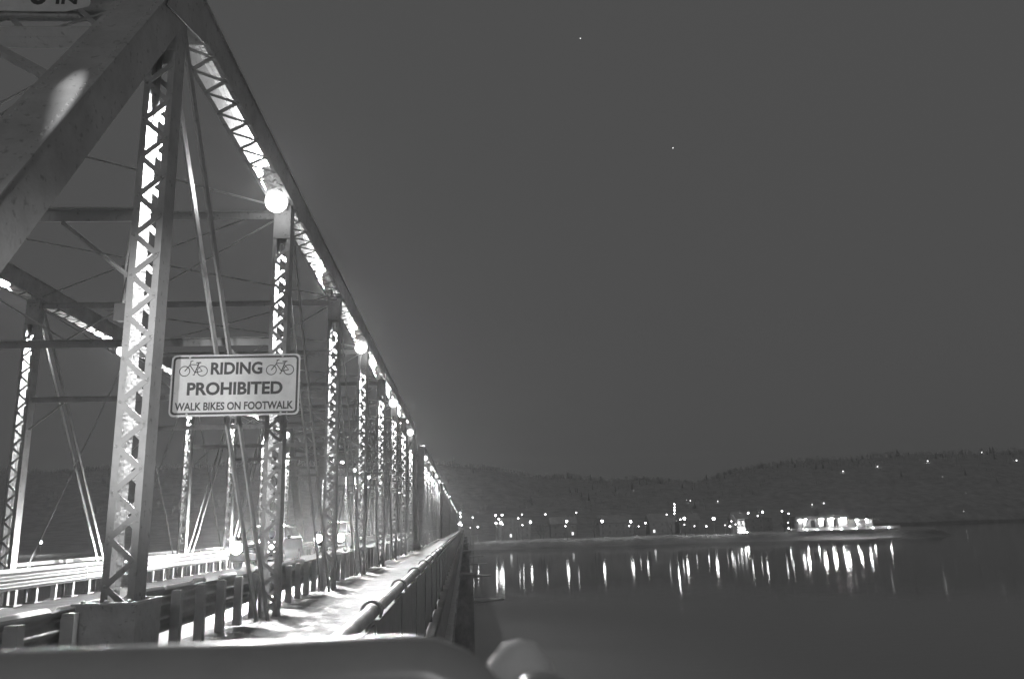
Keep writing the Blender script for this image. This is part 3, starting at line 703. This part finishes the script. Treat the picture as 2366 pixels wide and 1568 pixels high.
# ------------------------------------------------------------------ vehicles
def make_car(loc, label, power, h=1.62):
    c_ = thing('car', loc, label, 'car', 'cars driving toward the viewer')
    # side profile (y back from the bumper, z)
    low = [(0.0, 0.42), (0.02, 0.70), (0.12, 0.92), (0.55, 1.02), (1.15, 1.10), (4.45, 1.12), (4.62, 0.95), (4.65, 0.45), (4.4, 0.30), (0.3, 0.28)]
    mb = MB(); n = len(low); xs = [-0.90, -0.86, 0.86, 0.90]
    def ins(p, k): return (p[0] + (2.3 - p[0]) * k, p[1] + (0.7 - p[1]) * k)
    sec = [(-0.90, 0.06), (-0.87, 0.0), (0.87, 0.0), (0.90, 0.06)]
    vs = []
    for x, k_ in sec: vs += [(x, *ins(p, k_)) for p in low]
    fs = [tuple(range(n)), tuple(range(4 * n - 1, 3 * n - 1, -1))]
    for j in range(3): fs += [(j * n + i, (j + 1) * n + i, (j + 1) * n + (i + 1) % n, j * n + (i + 1) % n) for i in range(n)]
    mb.add(vs, fs)
    cab = [(1.18, 1.09), (1.95, h - 0.06), (2.3, h), (3.9, h - 0.02), (4.25, h - 0.12), (4.5, 1.10)]
    n = len(cab); vs = [(-0.84, p[0], p[1]) if p[1] < 1.2 else (-0.66, p[0], p[1]) for p in cab] + [(0.84, p[0], p[1]) if p[1] < 1.2 else (0.66, p[0], p[1]) for p in cab]
    mb.add(vs, [tuple(range(n)), tuple(range(2 * n - 1, n - 1, -1))] + [(i, n + i, n + (i + 1) % n, (i + 1) % n) for i in range(n)])
    mb.build('body', CARP, c_)
    mb = MB(); mb.add([(-0.72, 1.27, 1.175), (0.72, 1.27, 1.175), (0.58, 1.885, h - 0.115), (-0.58, 1.885, h - 0.115)], [(0, 1, 2, 3)])
    mb.v = [(x, y - 0.02, z + 0.016) for x, y, z in mb.v]; mb.build('windshield', GLASSM, c_)
    for sx in (-1, 1):
        mb = MB()
        def sd(y, z): t_ = (z - 1.1) / (h - 1.1); return (sx * (0.845 - 0.18 * t_ + 0.006), y, z)
        mb.add([sd(1.45, 1.16), sd(2.75, 1.16), sd(2.75, h - 0.1), sd(2.05, h - 0.1)], [(0, 1, 2, 3)]); mb.add([sd(2.83, 1.16), sd(4.3, 1.16), sd(4.1, h - 0.12), sd(2.83, h - 0.1)], [(0, 1, 2, 3)])
        mb.build('side_window', GLASSM, c_)
        mb = MB(); mb.ball((sx * 0.97, 1.45, 1.14), 0.09, 8, 6, 0.8); mb.build('mirror', CARP, c_, smooth=True)
        for yw in (0.85, 3.75):
            mb = MB(); prof = [(0.20, -0.11), (0.32, -0.11), (0.345, -0.07), (0.345, 0.07), (0.32, 0.11), (0.20, 0.11)]
            mb.lathe((0, 0, 0), prof, 20); mb.v = [(z, x, y) for x, y, z in mb.v]
            w_o = mb.build('wheel', TYRE, c_, (sx * 0.79, yw, 0.345))
            mb = MB(); mb.lathe((0, 0, 0), [(0.205, -0.113), (0.19, -0.125), (0.05, -0.118)], 14); mb.v = [(-sx * z, x, y) for x, y, z in mb.v]
            mb.build('rim', CHROME, w_o)
        mb = MB(); mb.tube([(sx * 0.64, -0.012, 0.80), (sx * 0.64, 0.1, 0.80)], 0.235, 18); hd = mb.build('headlight', CHROME, c_, smooth=False)
        mb = MB(); nn = 14; mb.add([(sx * 0.64 + 0.225 * math.cos(2 * math.pi * k2 / nn), -0.016, 0.80 + 0.225 * math.sin(2 * math.pi * k2 / nn)) for k2 in range(nn)], [tuple(range(nn))])  # disc oversized to imitate the headlight's glare
        mb.build('lens', glow('headlight_glow', 30, False), hd, fix=False)
        ld = bpy.data.lights.new('beam', 'SPOT'); ld.energy = power[0 if sx < 0 else 1]; ld.spot_size = math.radians(110); ld.spot_blend = 0.8; ld.shadow_soft_size = 0.09
        lh = bpy.data.lights.new('glare_beam', 'SPOT'); lh.energy = power[0 if sx < 0 else 1] * 2.2; lh.spot_size = math.radians(20); lh.spot_blend = 0.7; lh.shadow_soft_size = 0.1  # second narrow beam toward the viewer, added for glare in the air
        l2 = bpy.data.objects.new('glare_beam', lh); COL.objects.link(l2); l2.parent = hd; l2.location = (sx * 0.64, -0.10, 0.80); l2.rotation_euler = Vector((0.25, -1, 0.015)).to_track_quat('-Z', 'Y').to_euler()
        lo = bpy.data.objects.new('beam', ld); COL.objects.link(lo); lo.parent = hd; lo.location = (sx * 0.64, -0.12, 0.80); lo.rotation_euler = Vector((0.12, -1, -0.02)).to_track_quat('-Z', 'Y').to_euler(); lo.scale = (1, 0.14, 1)
    mb = MB()
    for z in (0.60, 0.68, 0.76, 0.84): mb.box(-0.42, 0.42, -0.012, 0.05, z, z + 0.03)
    mb.build('grille', CHROME, c_)
    mb = MB(); mb.box(-0.88, 0.88, -0.08, 0.1, 0.36, 0.52); mb.build('bumper', CARP, c_)
    return c_
make_car((-7.83, 31.0, 0.10), 'leading car on the bridge with dazzling headlights, beside the far guardrail', (5500, 8000))
make_car((-7.85, 48.0, 0.22), 'following car on the bridge with dazzling headlights, behind the leading car', (3500, 18000), 1.75)

# ------------------------------------------------------------------ the far shore
FARS = {}
def far_mat(s):
    k = round(s)
    if k not in FARS: FARS[k] = glow('town_lamp_glow', k)
    return FARS[k]
def c1(x, y): return ((1100 + x / 3.943) / 1.0566, (1100 + y / 3.943) / 1.0566)
def c2(x, y): return ((1600 + x / 4.48) / 1.0566, (1100 + y / 4.48) / 1.0566)
def c3(x, y): return ((1900 + x / 3.92) / 1.0566, (1050 + y / 3.92) / 1.0566)
bulb_me = {}
def far_lamp(px, py, Y, r, L, label, group, arm=False, name='street_lamp', cat='street lamp'):
    p = at(px, py, Y); g = ground_z(p.x, p.y)
    o = thing(name, (p.x, p.y, g), label, cat, group)
    hgt = max(0.4, p.z - g)
    mb = MB(); mb.ball((0, 0, hgt), r, 8, 6); mb.build('bulb', far_mat(L), o, smooth=True)
    mb = MB()
    if hgt > 1.2:
        mb.tube([(0, 0, -0.3), (0, 0, hgt - r * 0.9)], [0.10, 0.06], 6)
    else: mb.tube([(0, 0, -0.3), (0, 0, hgt - r * 0.8)], 0.08, 6)
    mb.build('pole', STEELD, o)
    return o
W1 = ['bright', 'small', 'round', 'tall']
near = [  # (pixel fn, x, y, Y, radius, radiance, label)
 (c1, 97, 632, 331, .35, 40, 'street lamp just past the bridge end, upper one of the pair above the ramp'),
 (c1, 92, 597, 334, .35, 40, 'topmost street lamp where the bridge meets the town'),
 (c1, 84, 705, 330, .45, 60, 'brightest street lamp low at the bridge end'),
 (c1, 94, 688, 338, .30, 50, 'street lamp peeping over the brightest lamp at the bridge end'),
 (c1, 105, 712, 333, .32, 50, 'street lamp close right of the brightest lamp at the bridge end'),
 (c1, 213, 640, 336, .25, 40, 'street lamp on a slanting arm right of the bridge end'),
 (c1, 190, 738, 340, .28, 8, 'faint low lamp right of the bridge end'),
 (c1, 262, 730, 340, .28, 60, 'lone low lamp farther right of the bridge end'),
 (c1, 433, 620, 352, .38, 60, 'upper left lamp of the cluster of six right of the bridge'),
 (c1, 496, 617, 352, .40, 60, 'upper right lamp of the cluster of six right of the bridge'),
 (c1, 465, 655, 350, .38, 60, 'middle lamp of the cluster of six right of the bridge'),
 (c1, 438, 694, 347, .40, 90, 'lower left lamp of the cluster of six right of the bridge'),
 (c1, 484, 690, 345, .50, 110, 'largest lamp at the bottom of the cluster of six'),
 (c1, 500, 704, 344, .28, 60, 'smallest lamp at the right foot of the cluster of six'),
 (c1, 653, 648, 356, .34, 30, 'lower lamp of the slanting pair left of the round pale tree'),
 (c1, 687, 612, 360, .30, 30, 'upper lamp of the slanting pair left of the round pale tree'),
 (c1, 692, 713, 348, .26, 30, 'low lamp under the slanting pair, left of the round pale tree'),
 (c1, 768, 684, 343, .44, 90, 'bright lamp immediately left of the round pale tree'),
 (c1, 913, 610, 380, .28, 50, 'high lamp up right of the round pale tree'),
 (c1, 1117, 678, 342, .46, 100, 'bright lamp above the snowy bank, first of three evenly spaced ones'),
 (c1, 1105, 723, 340, .24, 50, 'small lamp directly under the first of three evenly spaced lamps'),
 (c1, 1210, 594, 385, .28, 40, 'high lamp between the first and second of three evenly spaced lamps'),
 (c1, 1459, 676, 342, .46, 100, 'bright lamp on the quay, second of three evenly spaced ones'),
 (c1, 1733, 680, 344, .46, 90, 'bright lamp on the quay, third of three evenly spaced ones'),
 (c1, 1720, 722, 343, .22, 40, 'small lamp directly under the third of three evenly spaced lamps'),
 (c1, 1810, 725, 344, .20, 40, 'tiny lamp low between the third spaced lamp and its neighbour'),
 (c1, 1876, 693, 343, .34, 70, 'medium lamp right of the three evenly spaced lamps'),
 (c1, 2250, 650, 345, .52, 110, 'large lamp right of the tree strung with lights'),
 (c1, 2212, 660, 346, .28, 50, 'small lamp touching the left side of the large lamp'),
 (c1, 2080, 612, 350, .26, 30, 'lamp left above the tree strung with lights'),
 (c2, 637, 740, 344, .58, 110, 'large lamp standing alone halfway to the floodlit house'),
 (c2, 558, 823, 341, .26, 60, 'low lamp left below the large lone lamp'),
 (c2, 427, 822, 342, .20, 40, 'tiny low lamp on the snowy quay left of the large lone lamp'),
 (c2, 318, 806, 342, .22, 30, 'tiny low lamp under the large lamp by the strung tree'),
 (c2, 815, 826, 341, .34, 60, 'low lamp at the foot of the floodlit house'),
 (c2, 832, 770, 344, .24, 40, 'small lamp beside the upper left of the floodlit house'),
 (c2, 877, 803, 343, .22, 40, 'small lamp beside the lower left of the floodlit house'),
 (c2, 762, 812, 342, .18, 30, 'tiny lamp low left of the floodlit house'),
 (c2, 1015, 680, 352, .34, 60, 'lamp above the right shoulder of the floodlit house'),
 (c2, 1118, 710, 350, .24, 40, 'small lamp right of the floodlit house'),
 (c2, 1172, 668, 348, .40, 80, 'lamp on a tall post between floodlit house and pavilion'),
 (c2, 1385, 658, 352, .32, 60, 'lamp high left of the pavilion'),
 (c2, 1457, 685, 350, .28, 50, 'lamp just above the left end of the pavilion'),
 (c2, 1450, 783, 338, .24, 40, 'lamp at wall height left of the pavilion'),
 (c2, 1457, 845, 337, .32, 40, 'low lamp at the left foot of the pavilion'),
]
for fn, x, y, Y, r, L, lab in near:
    px, py = fn(x, y); far_lamp(px, py, Y, r, L * 0.3, lab, 'town lamps along the far bank')
for px, py, lab in ((6, 1250, 'bright lamp on the far bank left of the leftmost lattice post'), (95, 1252, 'bright lamp on the far bank right of the leftmost lattice post'), (8, 1228, 'small upper lamp on the far bank at the left edge')):
    far_lamp(px, py, 345, 0.5 if py > 1240 else 0.3, 60, lab, 'town lamps along the far bank')
# hillside lights stand where the line of sight meets the slope
hill = [(c1, 2308, 478, .5, 'light on the lower slope above the tree strung with lights'), (c1, 2272, 472, .35, 'fainter light left of the light above the strung tree'),
        (c2, 682, 551, .45, 'light on the lower slope above the large lone lamp'), (c2, 1842, 570, .5, 'light on the slope above the middle of the pavilion'),
        (c2, 1714, 586, .5, 'wide light on the slope left above the pavilion'), (c3, 620, 391, .55, 'hillside light, lowest of the row of five rising to the right'),
        (c3, 950, 344, .55, 'hillside light, second of the row of five rising to the right'), (c3, 1430, 293, .6, 'hillside light, third of the row of five rising to the right'),
        (c3, 1948, 211, .6, 'hillside light, highest of the row of five'), (c3, 2280, 287, .6, 'hillside light, last of the row of five at the right edge'),
        (c3, 1573, 445, .35, 'faint hillside light below the third of the row'), (c3, 1778, 790, .35, 'faint light near the dark shore right of the pavilion'),
        (c3, 1793, 600, .3, 'very faint hillside light above the dark right shore'), (c1, 384, 320, .3, 'faint hillside light high above the cluster of six'),
        (c1, 1762, 380, .3, 'faint hillside light high above the third spaced lamp'), (c1, 1610, 412, .3, 'faint hillside light left of the one above the third spaced lamp')]
for fn, x, y, r, lab in hill:
    px, py = fn(x, y); d = ray(px, py); t = 400.0; Y = 1000
    while t < 1300:
        p = CAM + d * (t / d.y)
        if ground_z(p.x, p.y) + 2.2 >= p.z: Y = t; break
        t += 6
    k_ = Y / 700.0
    far_lamp(px, py, Y, r * k_ * 0.9, 4 if r >= .45 else 0.8, lab, 'lights scattered over the hills', name='hillside_lamp', cat='lamp')

# pavilion on the point
PY = 333.0
pa = at(*c3(190, 938), PY); pb = at(*c3(668, 925), PY); pc_ = at(*c3(938, 915), PY)
gz = ground_z((pa.x + pb.x) / 2, PY); base = max(gz + 0.2, pa.z)
pv = thing('pavilion', (pa.x, PY, base), 'long low floodlit pavilion with white piers on the snowy point', 'pavilion')
k_ = (pb.x - pa.x) / 478.0            # metres per crop pixel
X_ = lambda cx_: (cx_ - 190) * k_
H = 4.0
mb = MB(); mb.box(X_(190), X_(668), 3.0, 3.3, 0, H - 0.3); mb.build('wall', WALLM, pv)
mb = MB(); mb.prism([(X_(215), H - 0.28), (X_(690), H - 0.28), (X_(662), H + 0.85), (X_(235), H + 0.85)], 1, -1.2, 5.5); mb.build('roof', ROOFM, pv)
mb = MB(); mb.box(X_(150), X_(960), -2.2, 3.5, -0.9, 0.0); mb.box(X_(150), X_(1140), -2.6, -2.203, -1.0, 0.12); mb.build('terrace', SNOW, pv)
for cx0, cx1 in ((196, 232), (243, 275), (392, 440), (487, 538), (586, 664)):
    mb = MB(); mb.box(X_(cx0), X_(cx1), 0.2, 0.9, 0.004, H - 0.32); mb.build('pier', WHITEP, pv)
    mb = MB(); w2 = X_(cx1) - X_(cx0)
    mb.box(X_(cx0) + w2 * 0.2, X_(cx1) - w2 * 0.2, -0.75, -0.55, H - 0.62, H - 0.32); mb.build('floodlight', glow('floodlight_glow', 220 if cx0 != 196 else 40), pv)
for cx_ in (230, 330, 465, 560, 700, 860, 1010):
    mb = MB(); mb.box(X_(cx_) - 0.15, X_(cx_) + 0.15, -4.3, -4.0, -0.75, -0.5); mb.build('floodlight', glow('floodlight_glow', 90), pv)  # low lights added on the water side to brighten the terrace front
for cx0, cx1 in ((345, 385), (446, 482), (545, 580)):
    mb = MB(); mb.box(X_(cx0), X_(cx1), 2.95, 2.997, 0.3, 3.2); mb.build('opening', OPENM, pv)
mb = MB(); mb.box(X_(690), X_(940), 2.5, 2.7, 0, 2.9); mb.box(X_(690), X_(940), -0.6, 2.49, 2.92, 3.1)
mb.build('annex', WALLM, pv)
for cx_ in (755, 848):
    mb = MB(); mb.box(X_(cx_) - 0.35, X_(cx_) + 0.35, -0.4, 0.1, 0.004, 2.9); mb.build('pier', WHITEP, pv)
    mb = MB(); mb.box(X_(cx_) - 0.35, X_(cx_) + 0.35, -1.0, -0.7, 2.45, 2.8); mb.build('floodlight', glow('floodlight_glow', 150), pv)
for cx_ in (880, 915):
    mb = MB(); mb.box(X_(cx_) - 0.6, X_(cx_) + 0.6, 2.44, 2.497, 1.3, 2.4); mb.build('window', glow('window_glow', 1.0), pv)

# floodlit house halfway along the quay
hp = at(*c2(912, 850), 347); hq = at(*c2(1005, 850), 347)
def house(x0, x1, Y, dep, wall_h, roof_h, label, lit=(), group='houses of the far town', wm_=WALLM, em=0.0):
    g = min(ground_z(x0, Y), ground_z(x1, Y)) - 0.2; w = x1 - x0
    o = thing('house', (x0, Y, g), label, 'house', group)
    mb = MB(); mb.box(0, w, 0, dep, 0, wall_h); mb.build('wall', wm_, o)
    mb = MB(); mb.prism([(-0.4, wall_h + 0.002), (dep + 0.4, wall_h + 0.002), (dep / 2, wall_h + roof_h)], 0, -0.4, w + 0.4); rf = mb.build('roof', ROOFM, o)
    mb = MB(); mb.box(w * 0.7, w * 0.7 + 0.7, dep * 0.45, dep * 0.45 + 0.7, wall_h + roof_h * 0.6, wall_h + roof_h + 0.9); mb.build('chimney', WALLM, rf)
    n = max(2, int(w / 3.2)); fl = max(1, int(wall_h / 3))
    for j in range(fl):
        for i in range(n):
            x = w * (i + 0.5) / n; z = 1.0 + 3.0 * j; on = (j * n + i) in lit
            mb = MB(); mb.box(x - 0.55, x + 0.55, -0.03, -0.004, z, z + 1.5); f_ = mb.build('window', WHITEP, o)
            mb = MB(); mb.box(x - 0.45, x + 0.45, -0.05, -0.032, z + 0.1, z + 1.4); mb.build('pane', glow('window_glow', 1.6) if on else PANEM, f_)
    return o
fh = house(hp.x, hq.x, 349, 8, 6.4, 2.6, 'brightly floodlit white house halfway along the quay', lit=(0, 1, 2, 3), wm_=WHITEP)
for i, (dx, z) in enumerate(((0.3, 0.15), (1.5, 0.15), (2.6, 0.15))):
    mb = MB(); mb.box(dx * (hq.x - hp.x) / 3.2, dx * (hq.x - hp.x) / 3.2 + 0.7, -2.2, -1.9, 0.5, 0.8); mb.build('floodlight', glow('floodlight_glow', 60), fh)
specs = [(15, 30, 372, 'dark two storey house behind the cluster of six lamps', (1,)), (40, 52, 380, 'dark house behind the round pale tree', (2,)),
         (62, 78, 376, 'dark house behind the first of three evenly spaced lamps', ()), (86, 98, 378, 'dark house behind the third of three evenly spaced lamps', (0,)),
         (102, 112, 385, 'dark house behind the tree strung with lights', ()), (131, 150, 392, 'big snowy roofed house behind the floodlit house', ()), (166, 190, 410, 'wide snowy roofed house on the slope above the pavilion', ())]
for x0, x1, Y, lab, lit in specs: house(x0, x1, Y, 9, 6.2, 3.4, lab, lit)

# trees on the far bank
def tree_meshes(seed, H_, spread):
    random.seed(seed); tr = MB(); cr = MB()
    tr.tube([(0, 0, -0.4), (0.1, 0, H_ * 0.25), (0.0, 0.1, H_ * 0.5)], [0.22, 0.16, 0.10], 7)
    def grow(p, d, L, r, dep):
        q = p + d * L; (tr if dep < 2 else cr).tube([p, q], [r, r * 0.6], 5 if dep < 2 else 3, False)
        if dep >= 4: return
        for _ in range(3 if dep < 3 else 4):
            nd = (d + Vector((random.uniform(-1, 1), random.uniform(-1, 1), random.uniform(-0.35, 0.8))) * spread).normalized()
            grow(p + d * L * random.uniform(0.55, 1.0), nd, L * random.uniform(0.55, 0.8), r * 0.6, dep + 1)
    for i in range(5):
        a = 2 * math.pi * i / 5 + random.random(); grow(Vector((0, 0, H_ * (0.2 + 0.06 * i))), Vector((math.cos(a) * 0.7, math.sin(a) * 0.7, 0.8)).normalized(), H_ * 0.26, 0.09, 1)
    return tr, cr
tm = [tuple(m for m in tree_meshes(s, h, 0.8)) for s, h in ((1, 6.0), (2, 8.5), (3, 11.0))]
TM = []
for tr, cr in tm:
    a = tr.build('trunk', BARK, fix=False); b_ = cr.build('crown', BARK, fix=False); TM.append((a.data, b_.data))
    bpy.data.objects.remove(a); bpy.data.objects.remove(b_)
def tree(x, y, v, label, rz):
    o = thing('tree', (x, y, ground_z(x, y)), label, 'tree', 'bare trees on the far bank', rz)
    for nm, me in zip(('trunk', 'crown'), TM[v]):
        q = bpy.data.objects.new(nm, me); COL.objects.link(q); q.parent = o
    return o
p1 = at(*c1(862, 740), 344); tree(p1.x, 344, 0, 'round pale bare tree lit from below by the quay', 0.3)
p2 = at(*c1(2128, 720), 347); st = tree(p2.x, 347, 1, 'tree strung with a vertical chain of lights', 1.3)
for i, cy_ in enumerate((513, 541, 570, 600)):
    q = at(*c1(2155, cy_), 347) - st.matrix_basis.translation
    mb = MB(); mb.ball((0, 0, 0), 0.24, 8, 6); o = mb.build('bulb', far_mat(40), st, smooth=True)
    o.location = Matrix.Rotation(-1.3, 4, 'Z') @ q
mb = MB(); q0 = at(*c1(2158, 640), 347) - st.matrix_basis.translation; q1 = at(*c1(2155, 505), 347) - st.matrix_basis.translation
mb.tube([q0, q1], 0.04, 5); o = mb.build('light_cord', STEELD, st); o.matrix_local = Matrix.Rotation(-1.3, 4, 'Z')
for i, (x, y, v, lab) in enumerate([(22, 352, 2, 'tall bare tree over the cluster of six lamps'), (34, 356, 1, 'bare tree between the cluster of six and the slanting lamp pair'), (57, 360, 2, 'tall bare tree between the round tree and the first spaced lamp'),
        (74, 352, 1, 'bare tree between the first and second spaced lamps'), (95, 358, 2, 'tall bare tree right of the second spaced lamp'), (120, 352, 1, 'bare tree beside the large lone lamp'),
        (140, 352, 0, 'small bare tree right of the floodlit house'), (155, 356, 2, 'tall bare tree behind the left end of the pavilion'), (178, 350, 1, 'bare tree behind the annex of the pavilion')]):
    tree(x, y, v, lab, i * 1.1)

# snow banks under the quay lamps
def bank(px0, px1, py, Y, lab, hgt=0.5):
    a, b_ = at(px0, py, Y), at(px1, py, Y); random.seed(int(px0)); mb = MB()
    n1, n2 = 26, 5; vs = []
    for i in range(n1 + 1):
        t = i / n1; x = a.x + (b_.x - a.x) * t; hh = hgt * math.sin(math.pi * t) ** 0.5 * random.uniform(0.6, 1.1) if 0 < i < n1 else 0
        g = ground_z(x, Y)
        for j in range(n2 + 1):
            s_ = j / n2; vs.append((x, Y - 1.5 + 4.5 * s_, max(g, ground_z(x, Y - 1.5 + 4.5 * s_)) - 0.1 + hh * math.sin(math.pi * (0.15 + 0.7 * s_)) if 0 < j < n2 else ground_z(x, Y - 1.5 + 4.5 * s_) - 0.25))
    mb.add(vs, [(i * (n2 + 1) + j, i * (n2 + 1) + j + 1, (i + 1) * (n2 + 1) + j + 1, (i + 1) * (n2 + 1) + j) for i in range(n1) for j in range(n2)])
    tag(mb.build('snow_bank', SNOW, smooth=True), lab, 'snow bank', 'snow banks on the quay')
for (f0, x0, x1, y, Y, lab, h_) in ((c1, 740, 1030, 800, 341, 'bright snow bank below the round pale tree', .8), (c1, 1030, 1250, 758, 343, 'snow bank below the first of three evenly spaced lamps', .6), (c1, 1440, 1540, 735, 344, 'short snow bank below the second spaced lamp', .5),
        (c1, 1690, 1830, 745, 344, 'snow bank below the third spaced lamp', .5), (c1, 2010, 2210, 770, 341, 'bright snow bank at the foot of the strung tree', .9), (c2, 415, 550, 876, 339, 'thin snow bank left of the large lone lamp', .5),
        (c2, 600, 680, 880, 340, 'small snow bank below the large lone lamp', .5), (c2, 910, 1000, 862, 340, 'snow bank in front of the floodlit house', .6), (c2, 1060, 1290, 855, 340, 'snow bank between floodlit house and pavilion', .7)):
    p, q = f0(x0, y), f0(x1, y); bank(p[0], q[0], p[1], Y, lab, h_)

# bare woods along the crest of the hills
random.seed(21); mb = MB()
for i in range(5200):
    X = random.uniform(-640, 900); Y = random.uniform(610, 1030) if random.random() < 0.6 else random.uniform(900, 1030)
    if X > 200 and Y < 800: continue
    g = ground_z(X, Y); H_ = random.uniform(4, 11) * (0.7 + 0.5 * MN.noise(Vector((X * .02, Y * .02, 7))))
    if g < WATER + 3: continue
    if random.random() < 0.10:                 # spruce
        for a in (0.3, 1.4, 2.5):
            dx, dy = math.cos(a) * H_ * 0.2, math.sin(a) * H_ * 0.2
            mb.add([(X - dx, Y - dy, g - 1), (X + dx, Y + dy, g - 1), (X, Y, g + H_)], [(0, 1, 2)])
    else:                                      # bare broadleaf: trunk and a fan of branches
        mb.add([(X - .25, Y, g - 1), (X + .25, Y, g - 1), (X, Y, g + H_ * .9)], [(0, 1, 2)])
        for k in range(7):
            a = random.uniform(0, 6.28); r2 = random.uniform(.15, .42) * H_; z0 = g + H_ * random.uniform(.2, .6); z1 = g + H_ * random.uniform(.5, 1.0)
            ex, ey = X + math.cos(a) * r2, Y + math.sin(a) * r2
            mb.add([(X, Y, z0 - .2), (X, Y, z0 + .3), (ex, ey, z1)], [(0, 1, 2)])
tag(mb.build('woods', mat('frosted_woods', 0.88, 0.9, var=0.15, scale=0.05), fix=False), 'bare woods along the crest of the hills across the river', None, None, 'stuff')

# two stars
for px, py, r, lab in ((1341, 89, 2.4, 'faint star high above the river, upper one'), (1555, 342, 2.6, 'brighter star above the river, lower right one')):
    d = ray(px, py).normalized(); mb = MB(); mb.ball(CAM + d * 4200, r, 8, 6); tag(mb.build('star', glow('star_glow', 2.0)), lab, 'star', 'stars in the sky')

# ------------------------------------------------------------------ thin mist added for halos round the lamps
if HAZE > 0:
    mb = MB(); mb.box(-1560, 1560, -140, 1580, WATER - 2.5, 130)
    hm = bpy.data.materials.new('mist'); hm.use_nodes = True; n = hm.node_tree; n.nodes.clear()
    v = n.nodes.new('ShaderNodeVolumePrincipled'); v.inputs['Density'].default_value = HAZE; v.inputs['Color'].default_value = (0.95, 0.95, 0.95, 1); v.inputs['Anisotropy'].default_value = 0.8
    o = n.nodes.new('ShaderNodeOutputMaterial'); n.links.new(v.outputs[0], o.inputs['Volume'])
    tag(mb.build('halo_haze', hm), 'thin mist added to give the lamps halos', None, None, 'stuff')
